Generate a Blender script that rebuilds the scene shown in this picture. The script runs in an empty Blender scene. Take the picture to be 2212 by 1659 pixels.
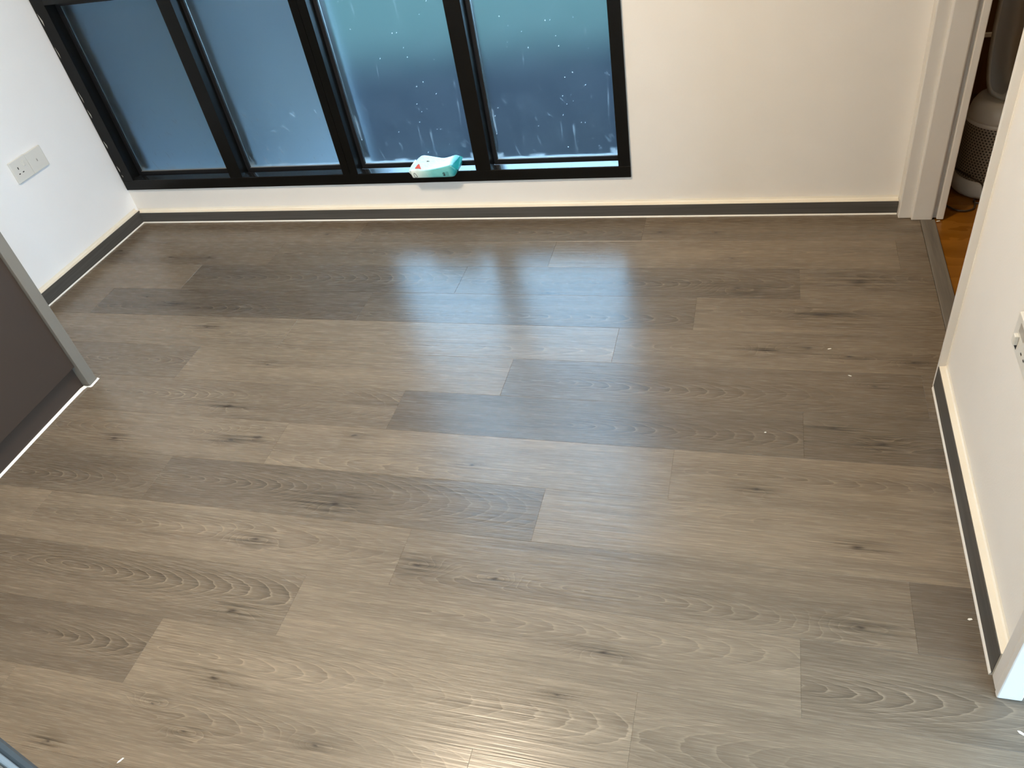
import bpy, bmesh, math, random
from mathutils import Vector, Matrix

random.seed(7)
sc = bpy.context.scene
COL = sc.collection

# ------------------------------------------------------------------ camera
YAW, PITCH, ROLL, FPX = 0.37980806, -0.70604699, 0.20363037, 1712.80125
cam_data = bpy.data.cameras.new('camera')
cam_data.sensor_fit = 'HORIZONTAL'
cam_data.sensor_width = 36.0
cam_data.lens = 36.0 * FPX / 2212.0
cam_data.clip_start = 0.02
cam = bpy.data.objects.new('camera', cam_data)
COL.objects.link(cam)
Rm = Matrix.Rotation(YAW, 3, 'Z') @ Matrix.Rotation(PITCH, 3, 'X') @ Matrix.Rotation(ROLL, 3, 'Y')
right, fwd, up = Rm.col[0], Rm.col[1], Rm.col[2]
M = Matrix((right, up, -fwd)).transposed().to_4x4()
M.translation = Vector((2.8309, -2.8070, 1.637))
cam.matrix_world = M
sc.camera = cam

# ------------------------------------------------------------------ world, exposure
LAMP_STRENGTH = 172.0
LAMP_COLOR = (1.0, 0.81, 0.585)
NEXT_LAMP_STRENGTH = 20.0
SKY_STRENGTH = 10.5
world = bpy.data.worlds.new('sky')
sc.world = world
world.use_nodes = True
wn = world.node_tree.nodes
bg = wn['Background']
bg.inputs['Color'].default_value = (0.52, 0.75, 1.0, 1)
bg.inputs['Strength'].default_value = SKY_STRENGTH
sc.view_settings.view_transform = 'Standard'
sc.view_settings.look = 'None'
sc.view_settings.exposure = 0.0
sc.view_settings.gamma = 1.0
sc.view_settings.use_curve_mapping = False
sc.cycles.max_bounces = 10
sc.cycles.diffuse_bounces = 4
sc.cycles.glossy_bounces = 4
sc.cycles.transmission_bounces = 8
sc.cycles.sample_clamp_indirect = 8.0
sc.cycles.adaptive_threshold = 0.02


# ------------------------------------------------------------------ node helper
class NT:
    def __init__(self, name):
        self.m = bpy.data.materials.new(name)
        self.m.use_nodes = True
        self.t = self.m.node_tree
        self.b = self.t.nodes['Principled BSDF']
        self.out = self.t.nodes['Material Output']

    def n(self, kind, **props):
        nd = self.t.nodes.new(kind)
        for k, v in props.items():
            setattr(nd, k, v)
        return nd

    def put(self, sock, v):
        if isinstance(v, bpy.types.NodeSocket):
            self.t.links.new(v, sock)
        else:
            if sock.type == 'RGBA' and len(v) == 3:
                v = (*v, 1)
            sock.default_value = v

    def math(self, op, a, b=None, c=None, clamp=False):
        nd = self.n('ShaderNodeMath', operation=op, use_clamp=clamp)
        self.put(nd.inputs[0], a)
        if b is not None:
            self.put(nd.inputs[1], b)
        if c is not None:
            self.put(nd.inputs[2], c)
        return nd.outputs[0]

    def add(self, a, b): return self.math('ADD', a, b)
    def sub(self, a, b): return self.math('SUBTRACT', a, b)
    def mul(self, a, b): return self.math('MULTIPLY', a, b)
    def div(self, a, b): return self.math('DIVIDE', a, b)

    def smooth(self, x, lo, hi):
        nd = self.n('ShaderNodeMapRange', interpolation_type='SMOOTHSTEP')
        self.put(nd.inputs[0], x)
        self.put(nd.inputs[1], lo)
        self.put(nd.inputs[2], hi)
        return nd.outputs[0]

    def ramp(self, x, lo, hi, a, b):
        nd = self.n('ShaderNodeMapRange')
        self.put(nd.inputs[0], x)
        for i, v in enumerate((lo, hi, a, b)):
            self.put(nd.inputs[i + 1], v)
        return nd.outputs[0]

    def xyz(self, x, y, z=0.0):
        nd = self.n('ShaderNodeCombineXYZ')
        for i, v in enumerate((x, y, z)):
            self.put(nd.inputs[i], v)
        return nd.outputs[0]

    def sep(self, v):
        nd = self.n('ShaderNodeSeparateXYZ')
        self.put(nd.inputs[0], v)
        return nd.outputs

    def noise(self, vec, scale=1.0, detail=2.0, rough=0.5):
        nd = self.n('ShaderNodeTexNoise')
        self.put(nd.inputs['Vector'], vec)
        nd.inputs['Scale'].default_value = scale
        nd.inputs['Detail'].default_value = detail
        nd.inputs['Roughness'].default_value = rough
        return nd.outputs['Fac']

    def mix(self, f, a, b, mode='MIX'):
        nd = self.n('ShaderNodeMix', data_type='RGBA', blend_type=mode)
        self.put(nd.inputs[0], f)
        self.put(nd.inputs[6], a)
        self.put(nd.inputs[7], b)
        return nd.outputs[2]

    def attr(self, name):
        return self.n('ShaderNodeAttribute', attribute_type='OBJECT', attribute_name=name)

    def coord(self):
        return self.n('ShaderNodeTexCoord').outputs['Object']

    def bump(self, h, dist, strength=1.0):
        nd = self.n('ShaderNodeBump')
        nd.inputs['Strength'].default_value = strength
        nd.inputs['Distance'].default_value = dist
        self.put(nd.inputs['Height'], h)
        self.t.links.new(nd.outputs[0], self.b.inputs['Normal'])

    def set(self, **kw):
        names = dict(color='Base Color', rough='Roughness', metal='Metallic', spec='Specular IOR Level', coat='Coat Weight', coat_rough='Coat Roughness')
        for k, v in kw.items():
            self.put(self.b.inputs[names[k]], v)
        return self


def plain(name, color, rough=0.5, metal=0.0, spec=0.5, var=0.04, scale=9.0, bump=0.0, bscale=120.0, ior=1.5):
    """a procedural material: base colour with faint mottling, optional fine relief"""
    k = NT(name)
    c = k.coord()
    f = k.noise(c, scale, 1)
    k.b.inputs['IOR'].default_value = ior
    lo = tuple(x * (1 - var) for x in color)
    hi = tuple(min(1, x * (1 + var)) for x in color)
    k.set(color=k.mix(f, lo, hi), rough=rough, metal=metal, spec=spec)
    if bump:
        k.bump(k.noise(c, bscale, 1), bump)
    return k.m


# ------------------------------------------------------------------ materials
def mat_plank():
    k = NT('vinyl_oak_plank')
    x, y, z = k.sep(k.coord())
    tone = k.attr('tone').outputs['Fac']
    seed = k.attr('seed').outputs['Fac']
    ry, rx, rs = k.sep(k.attr('ring').outputs['Vector'])
    sx = k.add(x, k.mul(seed, 7.31))
    sy = k.add(y, k.mul(seed, 3.17))
    # rings of a flat-sawn board: distance from a wavering pith
    w1 = k.sub(k.noise(k.xyz(k.mul(sx, 2.4), k.mul(sy, 5.0), seed), 1.0, 1), 0.5)
    w2 = k.sub(k.noise(k.xyz(k.mul(sx, 3.2), k.mul(sy, 1.5), k.add(seed, 5.0)), 1.0, 0), 0.5)
    w3 = k.sub(k.noise(k.xyz(k.mul(sx, 30.0), k.mul(sy, 90.0), seed), 1.0, 1), 0.5)
    yy = k.add(k.sub(y, ry), k.mul(w1, 0.032))
    dd = k.add(k.mul(k.sub(x, rx), k.mul(rs, 1.05)), k.mul(w2, 0.009))
    r = k.math('SQRT', k.add(k.mul(yy, yy), k.mul(dd, dd)))
    core = None
    halo = None
    for i in (1, 2, 3, 4):
        kx, ky, ks = k.sep(k.attr('knot%d' % i).outputs['Vector'])
        jx = k.sub(x, kx)
        jy = k.add(k.sub(y, ky), k.mul(w1, 0.012))
        aks = k.math('MAXIMUM', ks, 0.001)
        qx = k.div(jx, k.mul(aks, 0.085)); qy = k.div(jy, k.mul(aks, 0.026))
        g = k.math('POWER', 2.71828, k.mul(k.add(k.mul(qx, qx), k.mul(qy, qy)), -1.0))
        g = k.mul(g, k.smooth(ks, 0.0, 0.2))
        r = k.add(r, k.mul(g, 0.030))
        cx = k.div(k.add(jx, k.mul(w3, 0.030)), k.mul(aks, 0.0125)); cy = k.div(k.add(jy, k.mul(w3, 0.010)), k.mul(aks, 0.0045))
        c = k.math('POWER', 2.71828, k.mul(k.add(k.mul(cx, cx), k.mul(cy, cy)), -1.0))
        c = k.mul(c, k.smooth(ks, 0.0, 0.2))
        core = c if core is None else k.math('MAXIMUM', core, c)
        halo = g if halo is None else k.math('MAXIMUM', halo, g)
    ph = k.math('FRACT', k.add(k.div(r, 0.0074), k.mul(w3, 0.38)))
    line = k.mul(k.sub(1.0, k.smooth(ph, 0.0, 0.20)), k.smooth(ph, 0.0, 0.03))
    late = k.smooth(ph, 0.45, 1.0)
    vis = k.smooth(k.noise(k.xyz(k.mul(sx, 1.6), k.mul(sy, 9.0), k.add(seed, 9.0)), 1.0, 1), 0.30, 0.55)
    vis = k.math('MAXIMUM', vis, k.mul(halo, 0.9))
    fx = k.div(k.sub(x, k.add(rx, 0.28)), 0.24)
    spot = k.mul(k.math('POWER', 2.71828, k.mul(k.mul(fx, fx), -1.0)), k.smooth(k.attr('figure').outputs['Fac'], 1.0, 1.3))
    vis = k.math('MAXIMUM', vis, k.mul(spot, 1.15))
    near = k.sub(1.0, k.smooth(k.math('ABSOLUTE', yy), 0.02, 0.10))
    vis = k.mul(k.mul(vis, k.add(0.25, k.mul(near, 0.75))), k.attr('figure').outputs['Fac'])
    # fibre streaks
    broad = k.noise(k.xyz(k.mul(sx, 1.3), k.mul(sy, 22.0), seed), 1.0, 2, 0.6)
    mid = k.noise(k.xyz(k.mul(sx, 4.0), k.mul(sy, 150.0), seed), 1.0, 2, 0.6)
    pore = k.noise(k.xyz(k.mul(sx, 16.0), k.mul(sy, 720.0), seed), 1.0, 1, 0.6)
    dust = k.smooth(pore, 0.60, 0.74)
    v = k.add(1.0, k.mul(k.sub(broad, 0.5), 0.70))
    v = k.add(v, k.mul(k.sub(mid, 0.5), 0.62))
    v = k.add(v, k.mul(k.sub(pore, 0.5), 0.5))
    v = k.sub(v, k.mul(k.mul(late, vis), 0.19))
    v = k.add(v, k.mul(k.mul(line, vis), 0.42))
    v = k.add(v, k.mul(dust, 0.16))
    v = k.mul(v, k.sub(1.0, k.mul(k.mul(halo, k.smooth(mid, 0.62, 0.30)), 0.62)))
    v = k.math('MAXIMUM', v, 0.05)
    base = k.mix(tone, (0.070, 0.057, 0.043), (0.252, 0.197, 0.136))
    warm = k.smooth(k.noise(k.xyz(k.mul(sx, 0.9), k.mul(sy, 8.0), k.add(seed, 3.0)), 1.0, 0), 0.35, 0.65)
    base = k.mix(k.mul(warm, 0.35), base, k.mix(0.5, base, (0.17, 0.14, 0.10)))
    vv = k.n('ShaderNodeVectorMath', operation='SCALE')
    k.put(vv.inputs[0], base); k.put(vv.inputs['Scale'], v)
    col = k.mix(k.mul(core, 0.88), vv.outputs[0], (0.028, 0.022, 0.017))
    k.set(color=col, rough=k.add(0.215, k.mul(pore, 0.10)), spec=0.5)
    k.bump(k.add(k.mul(pore, 0.6), k.mul(mid, 5.0)), 0.00009)
    return k.m


def mat_wood(name, lo, hi, rough=0.4, sx=2.0, sy=40.0, axis='X'):
    k = NT(name)
    x, y, z = k.sep(k.coord())
    a, b, c = (x, y, z) if axis == 'X' else ((y, x, z) if axis == 'Y' else (z, x, y))
    f = k.noise(k.xyz(k.mul(a, sx), k.mul(b, sy), k.mul(c, sy)), 1.0, 4, 0.6)
    g = k.noise(k.xyz(k.mul(a, sx * 3), k.mul(b, sy * 6), k.mul(c, sy * 6)), 1.0, 2, 0.6)
    f = k.add(k.mul(f, 0.7), k.mul(g, 0.3))
    k.set(color=k.mix(k.smooth(f, 0.25, 0.75), lo, hi), rough=rough)
    k.bump(g, 0.0001)
    return k.m


def mat_orange_floor():
    k = NT('varnished_orange_wood')
    x, y, z = k.sep(k.coord())
    w = k.noise(k.xyz(k.mul(x, 3.0), k.mul(y, 8.0), 0.0), 1.0, 3)
    ph = k.math('FRACT', k.add(k.mul(y, 10.0), k.mul(w, 3.0)))
    f = k.smooth(ph, 0.0, 1.0)
    pat = k.noise(k.xyz(k.mul(x, 6), k.mul(y, 14), 2.0), 1.0, 3)
    c = k.mix(pat, (0.13, 0.045, 0.003), (0.27, 0.10, 0.007))
    c = k.mix(k.mul(f, 0.22), c, (0.42, 0.19, 0.03))
    k.set(color=c, rough=0.22)
    return k.m


def mat_frosted(name, tint, dirt, film=0.10, rough=0.36):
    """frosted glazing with dried splashes, wipe marks and residue in the lower corners"""
    k = NT(name)
    x, y, z = k.sep(k.coord())
    t = k.t
    refr = k.n('ShaderNodeBsdfRefraction', distribution='BECKMANN')
    refr.inputs['Color'].default_value = (*tint, 1)
    refr.inputs['Roughness'].default_value = rough
    refr.inputs['IOR'].default_value = 1.28
    gl = k.n('ShaderNodeBsdfGlossy')
    gl.inputs['Roughness'].default_value = 0.35
    fr = k.n('ShaderNodeFresnel'); fr.inputs['IOR'].default_value = 1.4
    m1 = k.n('ShaderNodeMixShader')
    k.put(m1.inputs[0], k.mul(fr.outputs[0], 0.6)); t.links.new(refr.outputs[0], m1.inputs[1]); t.links.new(gl.outputs[0], m1.inputs[2])
    # residue mask (x 0..w, z 0..h measured from the lower left corner of the pane)
    sp = k.noise(k.xyz(k.mul(x, 130), 0.0, k.mul(z, 120)), 1.0, 1)
    speck = k.mul(k.smooth(sp, 0.745, 0.79), dirt)
    wp = k.noise(k.xyz(k.add(k.mul(x, 55), k.mul(z, 22)), 7.0, k.mul(z, 20)), 1.0, 1)
    wipe = k.mul(k.mul(k.smooth(wp, 0.645, 0.70), k.sub(1.0, k.smooth(z, 0.22, 0.36))), 0.30 if dirt < 0.6 else 0.08)
    speck = k.math('MAXIMUM', speck, wipe)
    cl = k.noise(k.xyz(k.mul(x, 9), 3.0, k.mul(z, 9)), 1.0, 3)
    st = k.noise(k.xyz(k.mul(x, 38), 1.0, k.mul(z, 2.2)), 1.0, 2)
    streak = k.mul(k.mul(k.smooth(st, 0.60, 0.78), k.smooth(cl, 0.4, 0.65)), 0.30 * dirt)
    edge = z
    cz = k.math('MAXIMUM', k.math('MINIMUM', x, k.sub(k.attr('pane_w').outputs['Fac'], x)), z)
    corner = k.sub(1.0, k.smooth(k.add(cz, k.mul(k.sub(cl, 0.5), 0.03)), 0.012, 0.034))
    rim = k.sub(1.0, k.smooth(k.add(edge, k.mul(k.sub(cl, 0.5), 0.014)), 0.001, 0.009))
    lump = k.mul(k.mul(k.smooth(cl, 0.52, 0.68), k.sub(1.0, k.smooth(z, 0.004, 0.022))), 0.38)
    mask = k.math('MAXIMUM', k.math('MAXIMUM', speck, streak), k.math('MAXIMUM', k.mul(k.math('MAXIMUM', corner, rim), 0.42), lump))
    haze = k.add(film, k.mul(k.sub(cl, 0.5), 0.03))
    mask = k.math('MAXIMUM', mask, haze)
    df = k.n('ShaderNodeBsdfDiffuse'); df.inputs['Color'].default_value = (0.62, 0.66, 0.66, 1)
    tr = k.n('ShaderNodeBsdfTranslucent'); tr.inputs['Color'].default_value = (0.62, 0.70, 0.74, 1)
    m2 = k.n('ShaderNodeMixShader'); m2.inputs[0].default_value = 0.62
    t.links.new(df.outputs[0], m2.inputs[1]); t.links.new(tr.outputs[0], m2.inputs[2])
    m3 = k.n('ShaderNodeMixShader')
    k.put(m3.inputs[0], mask); t.links.new(m1.outputs[0], m3.inputs[1]); t.links.new(m2.outputs[0], m3.inputs[2])
    t.links.new(m3.outputs[0], k.out.inputs['Surface'])
    return k.m


def mat_emit(name, color, strength):
    k = NT(name)
    e = k.n('ShaderNodeEmission')
    e.inputs['Color'].default_value = (*color, 1)
    e.inputs['Strength'].default_value = strength
    k.t.links.new(e.outputs[0], k.out.inputs['Surface'])
    return k.m


def mat_packet():
    k = NT('printed_pouch_film')
    x, y, z = k.sep(k.coord())
    n = k.noise(k.coord(), 26.0, 3)
    t = k.add(k.div(x, 0.2), k.mul(k.sub(n, 0.5), 0.12))
    c = k.mix(k.smooth(t, 0.02, 0.55), (0.74, 0.80, 0.74), (0.16, 0.50, 0.48))
    c = k.mix(k.smooth(t, 0.84, 0.98), c, (0.012, 0.27, 0.30))
    c = k.mix(k.mul(k.smooth(y, -0.034, -0.022), k.sub(1.0, k.smooth(t, 0.80, 0.95))), c, (0.62, 0.80, 0.79))
    k.set(color=c, rough=0.24, spec=0.6)
    k.bump(k.noise(k.coord(), 45.0, 2), 0.004, 0.6)
    return k.m


def mat_shroud():
    """metal shroud drilled with a staggered grid of small holes"""
    k = NT('perforated_metal')
    x, y, z = k.sep(k.coord())
    ang = k.math('ARCTAN2', y, x)
    u = k.mul(ang, 0.115 / 0.0115)
    v = k.div(z, 0.0098)
    row = k.math('FLOOR', v)
    off = k.mul(k.math('MODULO', row, 2.0), 0.5)
    fu = k.sub(k.math('FRACT', k.add(k.add(u, 100.0), off)), 0.5)
    fv = k.sub(k.math('FRACT', v), 0.5)
    d = k.math('SQRT', k.add(k.mul(fu, fu), k.mul(k.mul(fv, fv), 0.8)))
    hole = k.sub(1.0, k.smooth(d, 0.22, 0.32))
    k.set(color=k.mix(hole, (0.30, 0.26, 0.20), (0.006, 0.004, 0.003)), rough=0.4, metal=k.mul(k.sub(1.0, hole), 0.35))
    k.bump(k.sub(1.0, hole), 0.002)
    return k.m


MAT = dict(
    plank=mat_plank(),
    joint=plain('dark_joint', (0.035, 0.030, 0.025), 0.8),
    paint=plain('wall_paint', (0.83, 0.785, 0.715), 0.62, var=0.02, bump=0.00022, bscale=220),
    paint_daylit=plain('daylit_wall_paint', (0.90, 0.89, 0.87), 0.6, var=0.015, bump=0.00022, bscale=220),  # wall paint lightened and cooled to stand in for daylight on the left wall
    ceil=plain('ceiling_paint', (0.80, 0.79, 0.77), 0.8, var=0.02),
    gloss=plain('gloss_trim_paint', (0.74, 0.70, 0.64), 0.35, var=0.04, bump=0.0008, bscale=40),
    ledge=plain('skirting_paint', (0.80, 0.74, 0.62), 0.4, var=0.05, bump=0.001, bscale=60),
    bead=plain('white_sealant', (0.86, 0.82, 0.74), 0.35, var=0.04),
    facing=mat_wood('vinyl_skirting', (0.055, 0.050, 0.043), (0.105, 0.095, 0.082), 0.45, 3, 120),
    facing_y=mat_wood('vinyl_skirting_side', (0.055, 0.050, 0.043), (0.105, 0.095, 0.082), 0.45, 3, 120, 'Y'),
    threshold=mat_wood('vinyl_threshold', (0.10, 0.088, 0.072), (0.18, 0.158, 0.128), 0.45, 4, 90, 'Y'),
    orange=mat_orange_floor(),
    black=plain('black_aluminium', (0.0035, 0.0035, 0.003), 0.30, spec=0.22, var=0.1),
    gloss_black=plain('polished_black_sill', (0.01, 0.011, 0.012), 0.12, spec=1.0, ior=1.75),
    gasket=plain('rubber_gasket', (0.004, 0.004, 0.005), 0.6),
    alu=plain('brushed_aluminium', (0.055, 0.055, 0.052), 0.5, metal=0.0, scale=40),
    alu_light=plain('bright_aluminium', (0.22, 0.22, 0.21), 0.45),
    track_brown=plain('brown_track', (0.16, 0.125, 0.09), 0.5),
    track_dark=plain('dark_track', (0.04, 0.04, 0.045), 0.5),
    glass_a=mat_frosted('frosted_glass_screened', (0.80, 0.90, 0.95), 0.35, film=0.05),
    glass_b=mat_frosted('frosted_glass_open', (0.80, 0.92, 0.97), 1.0, film=0.025),
    cab=plain('brown_laminate', (0.045, 0.030, 0.021), 0.5, var=0.03),
    cab_panel=plain('taupe_laminate', (0.185, 0.165, 0.135), 0.45, var=0.04),
    plinth=plain('brown_plinth', (0.050, 0.036, 0.028), 0.35, var=0.05),
    plastic=plain('white_plastic', (0.72, 0.70, 0.64), 0.3, var=0.02),
    dark=plain('dark_hole', (0.010, 0.009, 0.008), 0.6),
    pouch=mat_packet(),
    ink_teal=plain('teal_ink', (0.05, 0.22, 0.22), 0.4),
    ink=plain('black_ink', (0.015, 0.02, 0.02), 0.4),
    red=plain('red_ink', (0.62, 0.08, 0.05), 0.35),
    purifier=plain('silver_white_plastic', (0.58, 0.54, 0.46), 0.33, var=0.02),
    purifier_in=plain('grey_satin_plastic', (0.40, 0.37, 0.32), 0.3, var=0.02),
    shroud=mat_shroud(),
    cable=plain('brown_cable', (0.030, 0.018, 0.008), 0.4),
    wardrobe=mat_wood('dark_brown_wood', (0.045, 0.017, 0.004), (0.105, 0.045, 0.008), 0.4, 2, 30, 'Z'),
    nextwall=plain('next_room_paint', (0.62, 0.56, 0.47), 0.7),
    plaster=plain('dried_plaster', (0.42, 0.40, 0.35), 0.8),
    flake=plain('white_paint_flake', (0.9, 0.88, 0.8), 0.5),
    metal_lamp=plain('lamp_rim', (0.75, 0.75, 0.73), 0.35, metal=0.3),
    lamp=mat_emit('lamp_diffuser', LAMP_COLOR, LAMP_STRENGTH),
    lamp2=mat_emit('next_lamp_diffuser', (1.0, 0.72, 0.42), NEXT_LAMP_STRENGTH),
    paving=plain('dark_paving', (0.009, 0.0115, 0.016), 0.9, spec=0.0, var=0.25, scale=3),
    reflector=plain('pale_reflector', (0.46, 0.46, 0.44), 0.9, var=0.1),
    lawn=plain('grass_ground', (0.034, 0.050, 0.041), 0.9, spec=0.0, var=0.4, scale=6),
    outwall=plain('grey_render', (0.31, 0.38, 0.44), 0.9, spec=0.0, var=0.1, scale=2),
)


# ------------------------------------------------------------------ mesh helpers
def link(name, me, mat, parent=None, loc=(0, 0, 0), rotz=0.0, smooth=False):
    o = bpy.data.objects.new(name, me)
    COL.objects.link(o)
    if mat is not None and not me.materials:
        me.materials.append(mat)
    o.location = loc
    o.rotation_euler = (0, 0, rotz)
    o.parent = parent
    if smooth:
        for p in me.polygons:
            p.use_smooth = True
    return o


def bm_box(bm, lo, hi, bevel=0.0, seg=1):
    vs = [bm.verts.new((x, y, z)) for z in (lo[2], hi[2]) for y in (lo[1], hi[1]) for x in (lo[0], hi[0])]
    fs = [(0, 2, 3, 1), (4, 5, 7, 6), (0, 1, 5, 4), (2, 6, 7, 3), (0, 4, 6, 2), (1, 3, 7, 5)]
    faces = [bm.faces.new([vs[i] for i in f]) for f in fs]
    if bevel:
        es = set(e for f in faces for e in f.edges)
        bmesh.ops.bevel(bm, geom=list(es), offset=bevel, segments=seg, affect='EDGES', profile=0.5, clamp_overlap=True)


def to_mesh(bm, name):
    me = bpy.data.meshes.new(name)
    bmesh.ops.recalc_face_normals(bm, faces=bm.faces)
    bm.to_mesh(me)
    bm.free()
    return me


def box(name, lo, hi, mat, parent=None, bevel=0.0, seg=1, loc=(0, 0, 0), rotz=0.0):
    bm = bmesh.new()
    bm_box(bm, lo, hi, bevel, seg)
    return link(name, to_mesh(bm, name), mat, parent, loc, rotz)


def boxes(name, lst, mat, parent=None, bevel=0.0):
    bm = bmesh.new()
    for lo, hi in lst:
        bm_box(bm, lo, hi, bevel)
    return link(name, to_mesh(bm, name), mat, parent)


def prism(name, profile, a0, a1, axis, mat, parent=None):
    """extrude a closed 2-D profile along an axis: 'X' -> (y,z), 'Y' -> (x,z), 'Z' -> (x,y)"""
    bm = bmesh.new()
    def P(p, a):
        return {'X': (a, p[0], p[1]), 'Y': (p[0], a, p[1]), 'Z': (p[0], p[1], a)}[axis]
    A = [bm.verts.new(P(p, a0)) for p in profile]
    B = [bm.verts.new(P(p, a1)) for p in profile]
    n = len(profile)
    for i in range(n):
        bm.faces.new((A[i], A[(i + 1) % n], B[(i + 1) % n], B[i]))
    bm.faces.new(A); bm.faces.new(B)
    return link(name, to_mesh(bm, name), mat, parent)


def lathe(name, prof, mat, parent=None, seg=64, loc=(0, 0, 0), smooth=True):
    bm = bmesh.new()
    rings = []
    for r, z in prof:
        rings.append([bm.verts.new((r * math.cos(2 * math.pi * i / seg), r * math.sin(2 * math.pi * i / seg), z)) for i in range(seg)])
    for a, b in zip(rings, rings[1:]):
        for i in range(seg):
            bm.faces.new((a[i], a[(i + 1) % seg], b[(i + 1) % seg], b[i]))
    bm.faces.new(rings[0]); bm.faces.new(rings[-1])
    o = link(name, to_mesh(bm, name), mat, parent, loc)
    if smooth:
        for p in o.data.polygons:
            p.use_smooth = len(p.vertices) == 4
    return o


def tube(name, pts, rad, mat, parent=None, seg=10, sub=8):
    """a round tube along a smooth curve through the points"""
    P = [Vector(p) for p in pts]
    path = []
    for i in range(len(P) - 1):
        p0, p1, p2, p3 = P[max(i - 1, 0)], P[i], P[i + 1], P[min(i + 2, len(P) - 1)]
        for s in range(sub):
            t = s / sub
            path.append(0.5 * ((2 * p1) + (p2 - p0) * t + (2 * p0 - 5 * p1 + 4 * p2 - p3) * t * t + (3 * p1 - p0 - 3 * p2 + p3) * t ** 3))
    path.append(P[-1])
    bm = bmesh.new()
    rings = []
    for i, p in enumerate(path):
        d = (path[min(i + 1, len(path) - 1)] - path[max(i - 1, 0)]).normalized()
        a = d.cross(Vector((0.31, 0.17, 0.93))).normalized()
        b = d.cross(a)
        rings.append([bm.verts.new(p + rad * (math.cos(2 * math.pi * j / seg) * a + math.sin(2 * math.pi * j / seg) * b)) for j in range(seg)])
    for u, w in zip(rings, rings[1:]):
        for j in range(seg):
            bm.faces.new((u[j], u[(j + 1) % seg], w[(j + 1) % seg], w[j]))
    bm.faces.new(rings[0]); bm.faces.new(rings[-1])
    return link(name, to_mesh(bm, name), mat, parent, smooth=True)


def empty(name, loc=(0, 0, 0), rotz=0.0):
    o = bpy.data.objects.new(name, None)
    COL.objects.link(o)
    o.location = loc
    o.rotation_euler = (0, 0, rotz)
    o.empty_display_size = 0.1
    return o


def tag(o, label, cat, group=None, kind=None):
    o['label'] = label
    o['category'] = cat
    if group: o['group'] = group
    if kind: o['kind'] = kind
    return o


# ================================================================== SETTING
RX = 3.338          # plane of the right wall's face
WB = 0.022          # plane of the back wall's face (the skirting's face is Y = 0)
CH = 2.62           # ceiling height
LEFT_ROT = -0.0307  # the left wall stands a little out of square
PL, PW = 1.219, 0.18

# ---- floor: sub-floor with vinyl planks laid along X
floor = boxes('floor', [((-0.25, -4.6, -0.08), (3.452, 0.03, -0.0026)), ((3.452, -4.6, -0.08), (4.2, -1.87, -0.0026))], MAT['joint'])
tag(floor, 'grey brown oak-look vinyl plank floor of the empty room', 'floor', kind='structure')

JOINT = {1: 1.203, 2: 0.873, 3: 0.553, 4: 0.22, 5: 1.199, 6: 0.875, 7: 0.552, 8: 0.212, 9: 1.101, 10: 0.769, 11: 0.534, 12: 0.203,
         13: 1.10, 14: 0.78, 15: 0.43, 16: 0.15, 17: 1.0, 18: 0.6, 19: 0.3, 20: 0.9}
TONE = {(1, -1): .42, (1, 0): .26, (1, 1): .46, (2, -1): .44, (2, 0): .36, (2, 1): .62, (2, 2): .42,
        (3, -1): .58, (3, 0): .24, (3, 1): .27, (3, 2): .48, (4, -1): .46, (4, 0): .20, (4, 1): .26, (4, 2): .54,
        (5, -1): .68, (5, 0): .66, (5, 1): .50, (6, -1): .40, (6, 0): .68, (6, 1): .34, (6, 2): .44,
        (7, -1): .5, (7, 0): .48, (7, 1): .24, (7, 2): .28, (8, -1): .5, (8, 0): .54, (8, 1): .66, (8, 2): .58,
        (9, -1): .34, (9, 0): .30, (9, 1): .64, (10, -1): .68, (10, 0): .62, (10, 1): .52, (10, 2): .28,
        (11, -1): .46, (11, 0): .46, (11, 1): .68, (11, 2): .46, (12, -1): .40, (12, 0): .36, (12, 1): .74, (12, 2): .62,
        (13, -1): .58, (13, 0): .64, (13, 1): .62, (14, 0): .55, (14, 1): .62}
# rings: distance of the pith line across the board, its place along the board, slope
RING = {(3, 0): (.09, -.05, .12), (4, 0): (.055, .35, .12), (9, 0): (.10, .05, .13), (9, -1): (.06, .60, .13), (8, 0): (.11, .75, .14),
        (5, 0): (.05, .3, .07), (5, -1): (.09, .5, .09), (6, 1): (.07, .10, .12), (7, 1): (.07, .45, .12), (3, 1): (.08, .50, .13),
        (11, 2): (.075, -.10, .13), (12, 1): (.10, .10, .10), (11, 0): (.11, .5, .13), (10, 0): (.10, .2, .10), (13, 0): (.12, .1, .11),
        (6, -1): (.09, .95, .14), (7, 0): (.10, .15, .13), (8, 2): (.10, .22, .12), (12, 0): (.09, .80, .13), (10, 1): (.05, .55, .12),
        (5, 1): (.09, .35, .12), (2, 0): (.09, .25, .10), (4, 1): (.05, .45, .10), (1, 0): (.07, .5, .1), (7, 2): (.06, .1, .1)}
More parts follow.
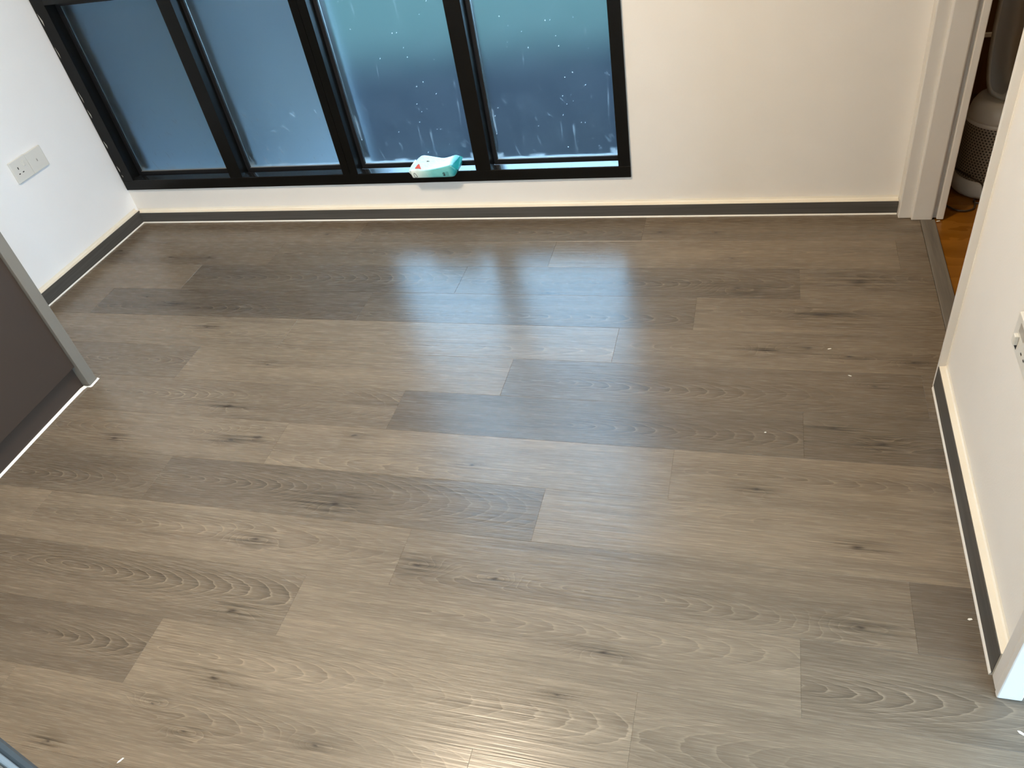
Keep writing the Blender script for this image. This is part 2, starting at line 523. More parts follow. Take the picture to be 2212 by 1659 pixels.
# knots as (X, Y, size) in the room
KNOTS = [(.836, -.788, .75), (1.205, -.987, .7), (1.173, -1.203, 1.2), (.837, -1.383, .9), (1.351, -1.335, 1.25), (1.267, -1.353, .9),
         (1.677, -1.294, .7), (2.089, -1.378, .6), (1.726, -1.565, 1.35), (1.547, -1.711, .9), (2.041, -1.732, .9), (2.254, -1.745, .7),
         (1.652, -2.11, 1.0), (1.599, -1.933, 1.0), (1.534, -2.195, .6), (3.004, -.795, 1.15), (2.889, -.812, 1.2), (3.127, -.827, .8),
         (3.30, -.844, .6), (2.789, -.481, 1.3), (3.049, -.623, 1.9), (3.177, -.442, 2.0), (2.487, -.115, .9), (2.696, -.124, .7),
         (3.184, -.958, .8), (3.069, -1.138, .9), (3.187, -1.188, 1.1), (2.87, -1.383, .8), (3.103, -1.537, 1.1), (3.094, -1.754, 1.1),
         (2.553, -1.899, .8), (1.048, -.116, 1.0), (.04, -.251, 1.1), (.352, -.299, .7), (.576, -.643, .9), (.43, -.60, .6), (1.972, -2.215, .7), (1.653, -2.24, .6),
         (2.472, -2.013, .5), (2.133, -.522, .6), (1.323, -2.32, .6), (.55, -.30, .8), (2.76, -.30, .7)]
_shared = {}
pieces = []
for row in range(1, 21):
    j0 = JOINT[row]
    for kk in range(-2, 5):
        xa, xb = j0 + kk * PL, j0 + (kk + 1) * PL
        y0 = -row * PW
        y1 = y0 + PW
        lim_l = -0.02 - 0.0307 * (row * PW)
        lim_r = 3.4035 if y0 > -1.75 else (4.1 if y0 < -1.87 else 3.37)
        ca, cb = max(xa, lim_l - 0.02), min(xb, lim_r)
        if cb - ca < 0.012:
            continue
        ya, yb = y0, y1
        key = (round(ca - xa, 4), round(cb - xa, 4))
        if key not in _shared:
            bm = bmesh.new()
            bm_box(bm, (ca - xa, 0, -0.0026), (cb - xa, PW, 0))
            top = [e for e in bm.edges if all(v.co.z > -1e-6 for v in e.verts)]
            bmesh.ops.bevel(bm, geom=top, offset=0.0006, segments=1, affect='EDGES')
            _shared[key] = to_mesh(bm, 'plank')
        o = link('plank', _shared[key], MAT['plank'], floor, (xa, y0, 0))
        o['tone'] = float(TONE.get((row, kk), random.uniform(.36, .64)))
        o['seed'] = float(row * 1.7 + kk * 4.3 + random.random())
        rg = RING.get((row, kk), (random.uniform(.03, .15), random.uniform(-.2, 1.2), random.uniform(.03, .10)))
        o['ring'] = [float(v) for v in rg]
        o['figure'] = (1.4 if TONE.get((row, kk), 1) < 0.5 else 0.9) if (row, kk) in RING else 0.7
        ks = [(X - xa, Y - y0, s) for X, Y, s in KNOTS if xa <= X < xb and y0 <= Y < y1][:4]
        for i in range(4):
            o['knot%d' % (i + 1)] = [float(v) for v in (ks[i] if i < len(ks) else (-5.0, -5.0, 0.0))]

# ---- walls
WIN_X0, WIN_X1, WIN_Z0, WIN_Z1 = -0.012, 2.367, 0.168, 2.36
wall_back = boxes('wall_back', [((-4.0, WB, -0.08), (3.48, 0.20, WIN_Z0)), ((-4.0, WB, WIN_Z0), (-0.2, 0.20, WIN_Z1)), ((WIN_X1, WB, WIN_Z0), (3.48, 0.20, CH)),
                                ((-4.0, WB, WIN_Z1), (WIN_X1, 0.20, CH))], MAT['paint'])
tag(wall_back, 'plain off-white wall around and beside the black window', 'wall', kind='structure')
wall_left = box('wall_left', (-0.2, -2.75, -0.08), (-0.020, 0.06, CH), MAT['paint_daylit'], rotz=LEFT_ROT)
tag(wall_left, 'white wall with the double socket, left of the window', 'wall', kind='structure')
wall_right = box('wall_right', (RX + 0.018, -1.862, -0.08), (3.48, -0.952, CH), MAT['paint'])
tag(wall_right, 'cream wall between the doorway and the right edge', 'wall', kind='structure')
over = box('wall_over_doorway', (RX + 0.018, -0.952, 2.08), (3.48, WB, CH), MAT['paint'])
tag(over, 'wall above the doorway beside the cream wall', 'wall', kind='structure')
wall_front = box('wall_front', (-0.2, -2.76, -0.08), (2.135, -2.622, CH), MAT['paint'])
tag(wall_front, 'wall behind the aluminium door jamb in the lower left', 'wall', kind='structure')
ceiling = boxes('ceiling', [((-0.25, -4.7, CH), (3.38, 0.20, CH + 0.1)), ((3.38, -4.7, CH), (5.7, 2.7, CH + 0.1))], MAT['ceil'])
tag(ceiling, 'plain white ceiling above the room', 'ceiling', kind='structure')

# passage right of the camera, daylight comes through its open end
wall_passage = box('wall_passage', (3.388, -1.866, -0.08), (5.6, -1.74, CH), MAT['paint'])
tag(wall_passage, 'wall running right from the end of the cream wall', 'wall', kind='structure')
wall_behind = boxes('wall_behind', [((-0.2, -4.7, -0.08), (4.1, -4.6, CH)), ((-0.25, -4.6, -0.08), (-0.2, -2.76, CH))], MAT['paint'])
tag(wall_behind, 'wall behind the photographer', 'wall', kind='structure')
wall_side = boxes('wall_side', [((4.1, -4.7, -0.08), (4.2, -4.55, CH)), ((4.1, -1.95, -0.08), (4.2, -1.87, CH)), ((4.1, -4.55, 2.52), (4.2, -1.95, CH))], MAT['paint'])
tag(wall_side, 'wall with the balcony opening at the end of the passage', 'wall', kind='structure')

# adjoining room
floor_next = box('floor_adjoining', (3.449, -1.74, -0.08), (5.6, 2.6, -0.003), MAT['orange'])
tag(floor_next, 'glossy orange wood floor beyond the doorway', 'floor', kind='structure')
wall_next = boxes('wall_adjoining', [((5.6, -1.74, -0.08), (5.7, 2.7, CH)), ((3.38, 2.6, -0.08), (5.7, 2.7, CH)), ((3.38, 0.20, -0.08), (3.48, 2.6, CH))], MAT['nextwall'])
tag(wall_next, 'walls of the dim room beyond the doorway', 'wall', kind='structure')

# outdoors
ground = box('ground_outside', (-6.0, 0.20, -0.30), (9.0, 2.4, -0.12), MAT['paving'])
tag(ground, 'dark paved strip outside the frosted window', 'ground', kind='structure')
reflector = box('reflector_outside', (4.2, -9.0, -0.30), (12.0, -1.87, -0.03), MAT['reflector'])  # added unseen slab, pale so it bounces more daylight onto the left wall
tag(reflector, 'added pale slab outside the passage opening, bounces daylight in', 'reflector', kind='structure')
lawn = box('lawn_outside', (-14, 2.4, -0.34), (3.37, 26, -0.14), MAT['lawn'])
tag(lawn, 'green lawn blurred behind the frosted window', 'lawn', kind='structure')
outwall = box('wall_outside', (-6.0, 0.45, -0.12), (0.95, 0.60, 3.2), MAT['outwall'])
tag(outwall, 'grey blue wall blurred behind the two left window panes', 'wall', kind='structure')

# ---- skirting boards: painted board, vinyl facing, sealant bead
def skirting(name, label, axis, a0, a1, h, hb, side, mat, rotz=0.0, depth=0.018, loc=(0, 0, 0)):
    e = empty(name, loc, rotz)
    tag(e, label, 'skirting board', kind='structure')
    s = side
    D = depth
    # profile in (across, z): face at 0, wall at +D*s
    board = [(0.0, 0.0), (0.0, h), (D * 0.75 * s, h + 0.001), (D * 0.93 * s, h + 0.004), (D * s, h + 0.012), (D * s, 0.0)]
    face = [(-0.0022 * s, hb * 0.6), (-0.0022 * s, h - 0.0015), (0.0 - 0.0002 * s, h - 0.0012), (0.0 - 0.0002 * s, hb * 0.6)]
    bead = [(-0.005 * s, 0.0002), (-0.0046 * s, hb * 0.45), (-0.0024 * s, hb), (0.0, hb), (0.0, 0.0002)]
    prism('board', board, a0, a1, axis, MAT['ledge'], e)
    prism('vinyl_facing', face, a0, a1, axis, mat, e)
    prism('sealant_bead', bead, a0, a1, axis, MAT['bead'], e)
    return e

skirting('baseboard_back', 'low grey vinyl skirting under the black window', 'X', -0.01, 3.331, 0.054, 0.006, 1, MAT['facing'], depth=0.022)
skirting('baseboard_left', 'grey vinyl skirting on the white wall beside the cabinet', 'Y', -2.62, 0.005, 0.064, 0.006, -1, MAT['facing_y'], rotz=LEFT_ROT, depth=0.020)
skirting('baseboard_right', 'grey vinyl skirting along the cream wall', 'Y', -1.826, -0.955, 0.082, 0.010, 1, MAT['facing_y'], depth=0.018, loc=(RX, 0, 0))

# ---- window
FY = 0.012        # room-side face of the frame
SY, GY = 0.0466, 0.066
#            # back of the sill ledge
win = empty('window_1', (0, 0, 0))
tag(win, 'black aluminium window with four tall frosted lower panes', 'window', kind='structure')
TZ0, TZ1 = 0.990, 1.055
# bottom rail: face 46 mm high, flat ledge, glazing bead
prism('bottom_rail', [(FY, WIN_Z0), (FY, 0.2125), (FY + 0.0015, 0.2138), (SY, 0.2197), (SY, 0.195), (0.15, 0.19), (0.15, WIN_Z0)], WIN_X0, WIN_X1, 'X', MAT['black'], win)
prism('top_rail', [(FY, WIN_Z1), (FY, WIN_Z1 - 0.05), (0.15, WIN_Z1 - 0.05), (0.15, WIN_Z1)], WIN_X0, WIN_X1, 'X', MAT['black'], win)
prism('stile', [(WIN_X0, FY), (0.048, FY), (0.048, 0.15), (WIN_X0, 0.15)], 0.2142, WIN_Z1 - 0.0502, 'Z', MAT['black'], win)
prism('stile', [(2.3215, FY), (WIN_X1, FY), (WIN_X1, 0.15), (2.3215, 0.15)], 0.2142, WIN_Z1 - 0.0502, 'Z', MAT['black'], win)
MUL = [(0.577, 0.640, False), (1.1385, 1.2095, True), (1.741, 1.8045, False)]
for a, b, seam in MUL:
    if seam:
        c = 1.1725
        prof = [(a, FY), (c - 0.0012, FY), (c - 0.0012, FY + 0.004), (c + 0.0012, FY + 0.004), (c + 0.0012, FY), (b, FY), (b, 0.15), (a, 0.15)]
    else:
        prof = [(a, FY), (b, FY), (b, 0.15), (a, 0.15)]
    prism('mullion', prof, 0.2142, WIN_Z1 - 0.0502, 'Z', MAT['black'], win)
bays = [(0.048, 0.577), (0.640, 1.1385), (1.2095, 1.741), (1.8045, 2.3215)]
PY = GY + 0.010
for i, (a, b) in enumerate(bays):
    prism('transom', [(FY, TZ0), (FY, TZ1), (0.15, TZ1), (0.15, TZ0)], a + 0.0003, b - 0.0003, 'X', MAT['black'], win)
    for z0, z1 in ((0.2120, TZ0 - 0.0003), (TZ1 + 0.0003, WIN_Z1 - 0.0505)):
        g = 0.020
        x0, x1 = a + 0.0004, b - 0.0004
        if z0 < 0.5:
            prism('sill_ledge', [(FY + 0.0030, 0.2141), (FY + 0.0030, 0.2149), (SY - 0.0003, 0.2208), (SY - 0.0003, 0.2200)], x0, x1, 'X', MAT['gloss_black'], win)
        # glazing bead: a mitred square ring
        bm = bmesh.new()
        bm_box(bm, (x0, GY, z0), (x1, PY - 0.001, z0 + g))
        bm_box(bm, (x0, GY, z1 - g), (x1, PY - 0.001, z1))
        bm_box(bm, (x0, GY, z0 + g), (x0 + g * 0.8, PY - 0.001, z1 - g))
        bm_box(bm, (x1 - g * 0.4, GY, z0 + g), (x1, PY - 0.001, z1 - g))
        link('glazing_bead', to_mesh(bm, 'glazing_bead'), MAT['gasket'], win)
        w = x1 - x0 - g * 1.2
        seal = box('seal', (x0 + g * 0.8, PY - 0.006, z0 + g - 0.0005), (x1 - g * 0.4, PY - 0.0012, z0 + g + 0.0012), MAT['alu_light'], win)
        p = box('pane', (0, 0, 0), (w, 0.006, z1 - z0 - g * 2), MAT['glass_a'] if i < 2 else MAT['glass_b'], win, loc=(x0 + g * 0.8, PY, z0 + g))
        p['pane_w'] = float(w)

# plaster smeared on the edge of the left stile
for x_, z_, w_, h_ in ((-.004, .938, .007, .05), (-.004, .806, .004, .045), (-.003, .615, .004, .05), (-.003, .540, .005, .04), (-.003, .395, .006, .035), (-.001, .275, .005, .03), (.001, .240, .004, .012)):
    prism('plaster_smear', [(x_ - w_ * .3, z_ + h_ * .5), (x_ + w_ * .2, z_ + h_ * .3), (x_ + w_, z_ - h_ * .1), (x_ + w_ * .5, z_ - h_ * .5), (x_ + w_ * .1, z_ - h_ * .2)], FY - 0.0008, FY - 0.0001, 'Y', MAT['plaster'], win)

# ---- doorway into the adjoining room
door = empty('door_1', (RX, -0.02, 0))
tag(door, 'white painted doorway frame in the right corner', 'doorway', kind='structure')
def dchild(name, lo, hi, mat, bevel=0.0, seg=2):
    o = (RX, -0.02, 0)
    return box(name, tuple(a - b for a, b in zip(lo, o)), tuple(a - b for a, b in zip(hi, o)), mat, door, bevel, seg)
dchild('casing', (3.332, -0.034, 0.0005), (3.3785, WB + 0.001, 2.12), MAT['gloss'], 0.004)
dchild('jamb', (3.3735, -0.050, 0.0005), (3.443, WB + 0.001, 2.12), MAT['gloss'], 0.005)
dchild('groove', (3.441, -0.030, 0.0005), (3.460, WB + 0.001, 2.12), MAT['gloss'])
dchild('door_stop', (3.457, -0.044, 0.0005), (3.480, WB + 0.001, 2.12), MAT['gloss'], 0.003)
dchild('head', (3.332, -0.955, 2.06), (3.48, -0.034, 2.12), MAT['gloss'], 0.004)
# near side of the doorway: thin casing strip on the cream wall's end
dchild('near_jamb', (RX - 0.002, -0.954, 0.0005), (3.48, -0.942, 2.06), MAT['gloss'], 0.002)
dchild('caulk_bead', (RX + 0.0155, -0.958, 0.09), (RX + 0.0195, -0.9535, 2.06), MAT['bead'], 0.001)
thr = dchild('threshold', (3.4040, -0.955, -0.0026), (3.452, -0.046, 0.0035), MAT['threshold'], 0.002)

# end trim of the cream wall, lit from the passage
trim = empty('trim_1', (RX, -1.86, 0))
tag(trim, 'white painted trim at the near end of the cream wall', 'trim', kind='structure')
box('end_board', (0.0, -0.016, 0.0005), (0.046, -0.0005, 2.55), MAT['gloss'], trim, 0.003, 2)
box('face_strip', (0.001, -0.0004, 0.0005), (0.0175, 0.0335, 2.55), MAT['gloss'], trim, 0.003, 2)

# aluminium sliding-door jamb near the camera
jamb = empty('door_2', (2.135, -2.69, 0))
tag(jamb, 'grey aluminium sliding door jamb at the lower left corner', 'door frame', kind='structure')
def jchild(name, lo, hi, mat, bevel=0.0008):
    o = (2.135, -2.69, 0)
    return box(name, tuple(a - b for a, b in zip(lo, o)), tuple(a - b for a, b in zip(hi, o)), mat, jamb, bevel, 1)
jchild('outer_lip', (2.1355, -2.630, 0.0), (2.188, -2.620, 2.3), MAT['alu'], 0.003)
jchild('inner_lip', (2.1355, -2.6360, 0.0), (2.190, -2.6305, 2.3), MAT['alu_light'], 0.001)
jchild('channel', (2.1355, -2.6425, 0.0), (2.186, -2.6365, 2.3), MAT['track_brown'])
jchild('brush_strip', (2.1355, -2.650, 0.0), (2.184, -2.6430, 2.3), MAT['track_dark'])
jchild('rear_lip', (2.1355, -2.760, 0.0), (2.188, -2.6505, 2.3), MAT['alu'], 0.002)

# ================================================================== THINGS
# ---- brown cabinet along the left wall
cab = empty('cabinet', (0.28, -1.8, 0))
tag(cab, 'dark brown cabinet with a taupe end panel against the white wall', 'cabinet')
def cchild(name, lo, hi, mat, bevel=0.0, parent=None, seg=1):
    o = (0.28, -1.8, 0)
    return box(name, tuple(a - b for a, b in zip(lo, o)), tuple(a - b for a, b in zip(hi, o)), mat, parent or cab, bevel, seg)
cchild('end_panel', (0.0, -1.151, 0.003), (0.557, -1.110, 2.1), MAT['cab_panel'], 0.0008)
cchild('carcass', (-0.01, -2.58, 0.10), (0.528, -1.1518, 2.1), MAT['cab'])
cchild('plinth', (0.0, -2.58, 0.003), (0.527, -1.1518, 0.0995), MAT['plinth'])
for a, b in ((-1.653, -1.1535), (-2.155, -1.656), (-2.575, -2.158)):
    cchild('cabinet_door', (0.5285, a, 0.096), (0.5475, b, 2.095), MAT['cab'], 0.0012)
bm = bmesh.new()
pts = [(-1.105, .5595, .004), (-1.13, .560, .004), (-1.150, .5605, .004), (-1.1545, .556, .006), (-1.156, .541, .008), (-1.17, .536, .008), (-1.26, .533, .006), (-1.42, .532, .0055), (-1.6, .5315, .005), (-2.58, .530, .005)]
rows_ = []
for y, x, h in pts:
    rows_.append([bm.verts.new((x - 0.007 - 0.28, y + 1.8, 0.0003)), bm.verts.new((x - 0.005 - 0.28, y + 1.8, h)), bm.verts.new((x + 0.001 - 0.28, y + 1.8, h * 0.6)), bm.verts.new((x + 0.0035 - 0.28, y + 1.8, 0.0003))])
for a, b in zip(rows_, rows_[1:]):
    for i in range(4):
        bm.faces.new((a[i], a[(i + 1) % 4], b[(i + 1) % 4], b[i]))
bm.faces.new(rows_[0]); bm.faces.new(rows_[-1])
link('sealant_bead', to_mesh(bm, 'sealant_bead'), MAT['bead'], cab)

# ---- sockets (built in a local frame: u along the wall, z up, w out of the wall)
def socket_plate(name, parent, u0, u1, h, w0, w1, mat, axis_sign):
    """plate lying on a wall whose outward normal is +X (sign 1) or -X (sign -1)"""
    bm = bmesh.new()
    lo = (min(w0 * axis_sign, w1 * axis_sign), u0, 0)
    hi = (max(w0 * axis_sign, w1 * axis_sign), u1, h)
    bm_box(bm, lo, hi, 0.0022, 2)
    return link(name, to_mesh(bm, name), mat, parent)

sock = empty('wall_socket', (-0.0138 , -0.41, 0.470), 0.0)
sock.location = Matrix.Rotation(LEFT_ROT, 3, 'Z') @ Vector((-0.0198, -0.389, 0.461))
sock.rotation_euler = (0, 0, LEFT_ROT)
tag(sock, 'white double wall plate with switched three-pin socket, on the white left wall', 'socket')
pl1 = socket_plate('socket_plate', sock, -0.0885, -0.0005, 0.088, 0.0, 0.009, MAT['plastic'], 1)
pl2 = socket_plate('blank_plate', sock, 0.0005, 0.0885, 0.086, 0.0, 0.009, MAT['plastic'], 1)
box('rocker_switch', (0.0088, -0.0285, 0.050), (0.0135, -0.0185, 0.071), MAT['plastic'], pl1, 0.0012, 2)
box('earth_slot', (0.0086, -0.0605, 0.0490), (0.0094, -0.0565, 0.0590), MAT['dark'], pl1)
box('pin_slot', (0.0086, -0.0475, 0.0305), (0.0094, -0.0400, 0.0345), MAT['dark'], pl1)
box('pin_slot', (0.0086, -0.0680, 0.0305), (0.0094, -0.0605, 0.0345), MAT['dark'], pl1)
box('cable_outlet', (0.0086, 0.0400, 0.036), (0.0096, 0.0445, 0.047), MAT['purifier_in'], pl2)
box('outlet_lip', (0.0086, 0.0395, 0.0475), (0.0115, 0.0455, 0.0495), MAT['plastic'], pl2)

sr = empty('switched_socket', (RX + 0.0178, -1.361, 0.494))
tag(sr, 'white switched socket plate on the cream wall at the right edge', 'socket')
pr = socket_plate('socket_plate', sr, -0.146, 0.004, 0.076, 0.0, 0.010, MAT['plastic'], -1)
box('rocker_switch', (-0.0185, -0.036, 0.020), (-0.0098, -0.022, 0.042), MAT['plastic'], pr, 0.002, 2)
box('switch_recess', (-0.0104, -0.0345, 0.0085), (-0.0097, -0.017, 0.0185), MAT['dark'], pr)
box('neon_window', (-0.0104, -0.060, 0.046), (-0.0097, -0.022, 0.066), MAT['purifier_in'], pr)
box('earth_slot', (-0.0104, -0.080, 0.050), (-0.0097, -0.076, 0.060), MAT['dark'], pr)
box('pin_slot', (-0.0104, -0.071, 0.022), (-0.0097, -0.064, 0.026), MAT['dark'], pr)
box('pin_slot', (-0.0104, -0.092, 0.022), (-0.0097, -0.085, 0.026), MAT['dark'], pr)

# ---- crumpled packet of wipes on the window ledge
pk = empty('wipes_packet', (1.472, 0.0, 0.2142))
tag(pk, 'crumpled teal and white packet of wipes on the window ledge', 'packet')
# stations along the packet: front-bottom (x, z), front-top (x, z), back-top (x, z)
STN = [(-0.0043, 0.0150, -0.0093, 0.0213, -0.0090, 0.0235),
       (0.0096, 0.0008, 0.0046, 0.0312, 0.0080, 0.0420),
       (0.0239, 0.0004, 0.0313, 0.0320, 0.0360, 0.0665),
       (0.0524, 0.0004, 0.0576, 0.0285, 0.0672, 0.0600),
       (0.0949, 0.0004, 0.1129, 0.0366, 0.1138, 0.0500),
       (0.1311, 0.0004, 0.1485, 0.0439, 0.1349, 0.0455),
       (0.1631, 0.0004, 0.1826, 0.0510, 0.1838, 0.0600),
       (0.1891, 0.0004, 0.2051, 0.0301, 0.2123, 0.0527),
       (0.1967, 0.0061, 0.2080, 0.0250, 0.2070, 0.0348)]
YF, YT, YB = -0.038, -0.036, 0.0390

def pouch_top(s, t, lift=0.0):
    """point on the packet's top: s = station (0..8), t = 0 front .. 1 back"""
    i = min(int(s), len(STN) - 2); f = s - i
    p = [STN[i][k] * (1 - f) + STN[i + 1][k] * f for k in range(6)]
    sag = 0.006 if 2.5 < s < 5.5 else 0.0
    return Vector((p[2] * (1 - t) + p[4] * t, YT + (YB - YT) * t, p[3] * (1 - t) + p[5] * t - sag * math.sin(math.pi * t) + lift))

bm = bmesh.new()
crease = bm.edges.layers.float.new('crease_edge')
rings = []
for i, (ax, az, bx, bz, cx, cz) in enumerate(STN):
    ring = [bm.verts.new((ax, YF if 0 < i < 8 else -0.022, az)), bm.verts.new(((ax * .45 + bx * .55), YF - 0.0015 if 0 < i < 8 else -0.024, az * .45 + bz * .55)),
            bm.verts.new((bx, YT if 0 < i < 8 else -0.022, bz))]
    for t in (0.22, 0.5, 0.78):
        p = pouch_top(i, t)
        p.z += 0.0022 * math.sin(2.7 * i + 9 * t)
        if i in (0, 8):
            p.y = p.y * 0.6
        ring.append(bm.verts.new(p))
    ring += [bm.verts.new((cx, YB if 0 < i < 8 else 0.022, cz)), bm.verts.new((cx, YB, max(cz * 0.5, 0.014))), bm.verts.new((ax, 0.012, max(az, 0.0012)))]
    rings.append(ring)
for a, b in zip(rings, rings[1:]):
    n = len(a)
    for i in range(n):
        bm.faces.new((a[i], a[(i + 1) % n], b[(i + 1) % n], b[i]))
bm.faces.new(rings[0]); bm.faces.new(rings[-1])
bm.edges.ensure_lookup_table()
sharp = {2: 0.75, 0: 0.6, 6: 0.55}
for a, b in zip(rings, rings[1:]):
    for k, c in sharp.items():
        e = bm.edges.get((a[k], b[k]))
        if e: e[crease] = c
for r_ in (rings[6], rings[0], rings[1]):
    for i in range(len(r_)):
        e = bm.edges.get((r_[i], r_[(i + 1) % len(r_)]))
        if e: e[crease] = 0.6
body = link('pouch', to_mesh(bm, 'pouch'), MAT['pouch'], pk, smooth=True)
md = body.modifiers.new('soft', 'SUBSURF'); md.levels = 2; md.render_levels = 2

def sheet(name, pts, th, mat, parent):
    """a thin folded sheet through a fan of points"""
    bm = bmesh.new()
    A = [bm.verts.new(p) for p in pts]
    B = [bm.verts.new((p[0] + th * 0.4, p[1] - th * 0.3, p[2] + th)) for p in pts]
    bm.faces.new(A); bm.faces.new(B)
    for i in range(len(pts)):
        j = (i + 1) % len(pts)
        bm.faces.new((A[i], A[j], B[j], B[i]))
    return link(name, to_mesh(bm, name), mat, parent)
sheet('end_seam', [(-0.002, -0.026, 0.012), (-0.013, -0.020, 0.020), (-0.006, 0.004, 0.034), (0.010, 0.026, 0.050), (0.014, 0.022, 0.044)], 0.0012, MAT['pouch'], pk)
sheet('end_seam', [(0.186, -0.030, 0.045), (0.2085, -0.031, 0.028), (0.214, 0.000, 0.038), (0.2165, 0.030, 0.052), (0.205, 0.032, 0.057)], 0.0012, MAT['pouch'], pk)

def decal(name, st, mat, lift=0.0012):
    """flat print on the packet's top between stations and depths"""
    bm = bmesh.new()
    A = [bm.verts.new(pouch_top(s_, t_, lift)) for s_, t_ in st]
    B = [bm.verts.new(v.co + Vector((0, 0, 0.0012))) for v in A]
    bm.faces.new(A); bm.faces.new(B)
    for i in range(len(A)):
        j = (i + 1) % len(A)
        bm.faces.new((A[i], A[j], B[j], B[i]))
    return link(name, to_mesh(bm, name), mat, body)

decal('red_print', [(1.62, .14), (1.85, .34), (2.10, .40), (2.62, .14), (2.2, .13)], MAT['red'])
decal('dark_print', [(2.55, .34), (2.68, .46), (2.95, .48), (2.72, .37)], MAT['ink'])
decal('red_print', [(2.92, .40), (3.05, .44), (3.05, .37)], MAT['red'])
decal('dark_print', [(2.86, .66), (3.02, .71), (3.22, .69), (3.05, .65)], MAT['ink'])

def text_mesh(body_, size):
    cu = bpy.data.curves.new('print', 'FONT')
    cu.body = body_; cu.size = size; cu.align_x = 'CENTER'; cu.align_y = 'CENTER'; cu.extrude = 0.0004; cu.offset = size * 0.012
    tmp = bpy.data.objects.new('print', cu)
    COL.objects.link(tmp)
    bpy.context.view_layer.update()
    me = bpy.data.meshes.new_from_object(tmp)
    bpy.data.objects.remove(tmp)
    me.materials.clear()
    return me

num = link('printed_number', text_mesh('60', 0.0155), MAT['ink'], body)
num.matrix_local = Matrix.Translation((0.1495, -0.0398, 0.0150)) @ Matrix.Rotation(math.radians(90), 4, 'X') @ Matrix.Rotation(math.radians(90), 4, 'Z')
for i in range(3):
    box('small_print', (0.158 + i * 0.0045, -0.0402, 0.008), (0.1595 + i * 0.0045, -0.0392, 0.026), MAT['ink_teal'], body)
lf = [(0.0205, 0.0235), (0.0175, 0.0205), (0.0185, 0.013), (0.0205, 0.0045), (0.026, 0.0050), (0.0315, 0.0065), (0.0285, 0.0125), (0.024, 0.021), (0.0205, 0.0235)]
tube('leaf_outline', [(x, -0.0394, z) for x, z in lf], 0.0009, MAT['ink'], body, 6, 4)

# ---- air purifier in the adjoining room
PX, PYY = 3.655, 0.205
pur = empty('air_purifier', (PX, PYY, 0), 0.0)
tag(pur, 'white bladeless tower air purifier with perforated base beyond the doorway', 'air purifier')
lathe('base_ring', [(0.100, -0.0025), (0.118, 0.002), (0.122, 0.012), (0.121, 0.058), (0.116, 0.064)], MAT['purifier'], pur)
lathe('perforated_shroud', [(0.1145, 0.060), (0.1150, 0.064), (0.1150, 0.262), (0.1145, 0.266)], MAT['shroud'], pur)
lathe('shroud_rim', [(0.1155, 0.261), (0.118, 0.263), (0.118, 0.272), (0.112, 0.278)], MAT['purifier'], pur)
lathe('shoulder', [(0.115, 0.272), (0.114, 0.285), (0.106, 0.315), (0.094, 0.335), (0.080, 0.342)], MAT['purifier'], pur)
# tall oval loop, seen obliquely
LOOP_ROT = math.radians(-60)
bm = bmesh.new()
N = 64
ow, oh, th, dp = 0.088, 0.36, 0.020, 0.055
prev = []
for i in range(N):
    a = 2 * math.pi * i / N
    ca, sa = math.cos(a), math.sin(a)
    e = 0.6
    px = math.copysign(abs(ca) ** e, ca) * ow
    pz = math.copysign(abs(sa) ** (0.75), sa) * oh
    ix, iz = px * (1 - th / ow), pz * (1 - th / oh)
    cz = 0.36 + oh - 0.02
    ring = [bm.verts.new((px, -dp * 0.92, cz + pz)), bm.verts.new((px * 1.02, 0, cz + pz * 1.005)), bm.verts.new((px, dp, cz + pz)),
            bm.verts.new((ix, dp, cz + iz)), bm.verts.new((ix * 0.92, 0, cz + iz * 0.985)), bm.verts.new((ix, -dp * 0.92, cz + iz))]
    prev.append(ring)
for i in range(N):
    a, b = prev[i], prev[(i + 1) % N]
    for j in range(6):
        bm.faces.new((a[j], a[(j + 1) % 6], b[(j + 1) % 6], b[j]))
me = to_mesh(bm, 'loop')
loop = link('loop', me, MAT['purifier'], pur, rotz=LOOP_ROT, smooth=False)
me.materials.append(MAT['purifier_in'])
for i, p in enumerate(me.polygons):
    p.use_smooth = True
    p.material_index = 1 if i % 6 in (3, 4) else 0
tube('power_cable', [(-0.118, -0.01, 0.075), (-0.08, -0.105, 0.085), (-0.046, -0.121, 0.068), (-0.040, -0.132, 0.040), (-0.036, -0.134, 0.010), (-0.045, -0.142, 0.004),
                     (-0.060, -0.134, 0.004), (-0.058, -0.120, 0.004), (-0.062, -0.160, 0.003), (-0.075, -0.185, 0.003), (-0.105, -0.195, 0.003), (-0.135, -0.180, 0.003), (-0.165, -0.12, 0.003), (-0.165, 0.0, 0.003)], 0.0032, MAT['cable'], pur)

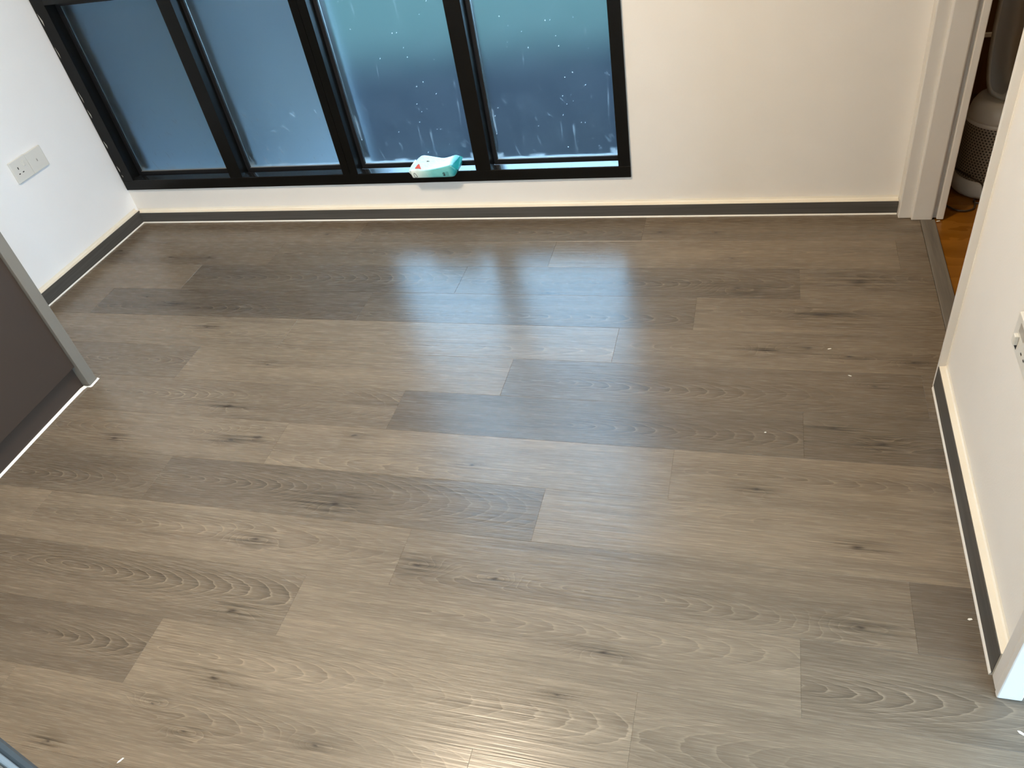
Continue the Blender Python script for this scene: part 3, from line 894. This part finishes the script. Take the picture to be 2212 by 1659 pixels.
# ---- dark wardrobe behind the purifier
wd = empty('wardrobe', (4.1, 1.2, 0))
tag(wd, 'dark brown wooden wardrobe behind the air purifier', 'wardrobe')
box('carcass', (-0.60, -0.30, 0.0), (0.9, 0.35, 2.0), MAT['wardrobe'], wd, 0.004)
box('wardrobe_door', (-0.598, -0.320, 0.06), (0.148, -0.301, 1.97), MAT['wardrobe'], wd, 0.003)
box('wardrobe_door', (0.152, -0.320, 0.06), (0.898, -0.301, 1.97), MAT['wardrobe'], wd, 0.003)
box('handle_strip', (-0.58, -0.332, 0.300), (-0.30, -0.3205, 0.318), MAT['plastic'], wd, 0.002)

# ---- ceiling lamps
def ceiling_lamp(loc, r, mat, label):
    e = empty('ceiling_lamp', loc)
    tag(e, label, 'lamp', 'flush round ceiling lamps')
    lathe('lamp_rim', [(r + 0.02, 0.0), (r + 0.02, -0.05), (r + 0.004, -0.055), (r + 0.004, -0.002)], MAT['metal_lamp'], e)
    lathe('diffuser', [(r, -0.012), (r, -0.050), (r * 0.7, -0.062), (0.01, -0.066)], mat, e)
    return e
ceiling_lamp((1.72, -1.62, CH), 0.20, MAT['lamp'], 'round flush ceiling lamp over the middle of the room')
ceiling_lamp((4.55, -0.45, CH), 0.16, MAT['lamp2'], 'small warm ceiling lamp in the room beyond the doorway')

# ---- paint flakes on the floor
def flake(x, y, rot, l, w, label):
    pts = [(-l, -w * .4), (-l * .3, -w), (l, -w * .2), (l * .7, w), (-l * .5, w * .7)]
    o = prism('paint_flake', pts, 0.0001, 0.0012, 'Z', MAT['flake'])
    o.location = (x, y, 0)
    o.rotation_euler = (0, 0, rot)
    tag(o, label, 'paint flake', 'paint flakes on the floor')
for a in [(3.071, -0.795, 0.2, .006, .002, 'white paint flake near the knot below the doorway'),
          (3.122, -0.916, -0.4, .005, .0015, 'white paint flake on the dark plank nearest the doorway edge'),
          (2.890, -1.171, 0, .003, .002, 'tiny white speck in the middle of the dark plank'),
          (3.318, -1.700, 0, .005, .003, 'white speck beside the sealant line at the cream wall'),
          (1.537, -2.327, 0.9, .0085, .0022, 'white sliver on the floor near the aluminium jamb'),
          (3.37, -1.942, -0.7, .0075, .003, 'white flake on the floor at the lower right edge'),
          (3.462, -0.054, 0.1, .007, .003, 'white paint chip on the floor at the foot of the door frame')]:
    flake(*a)
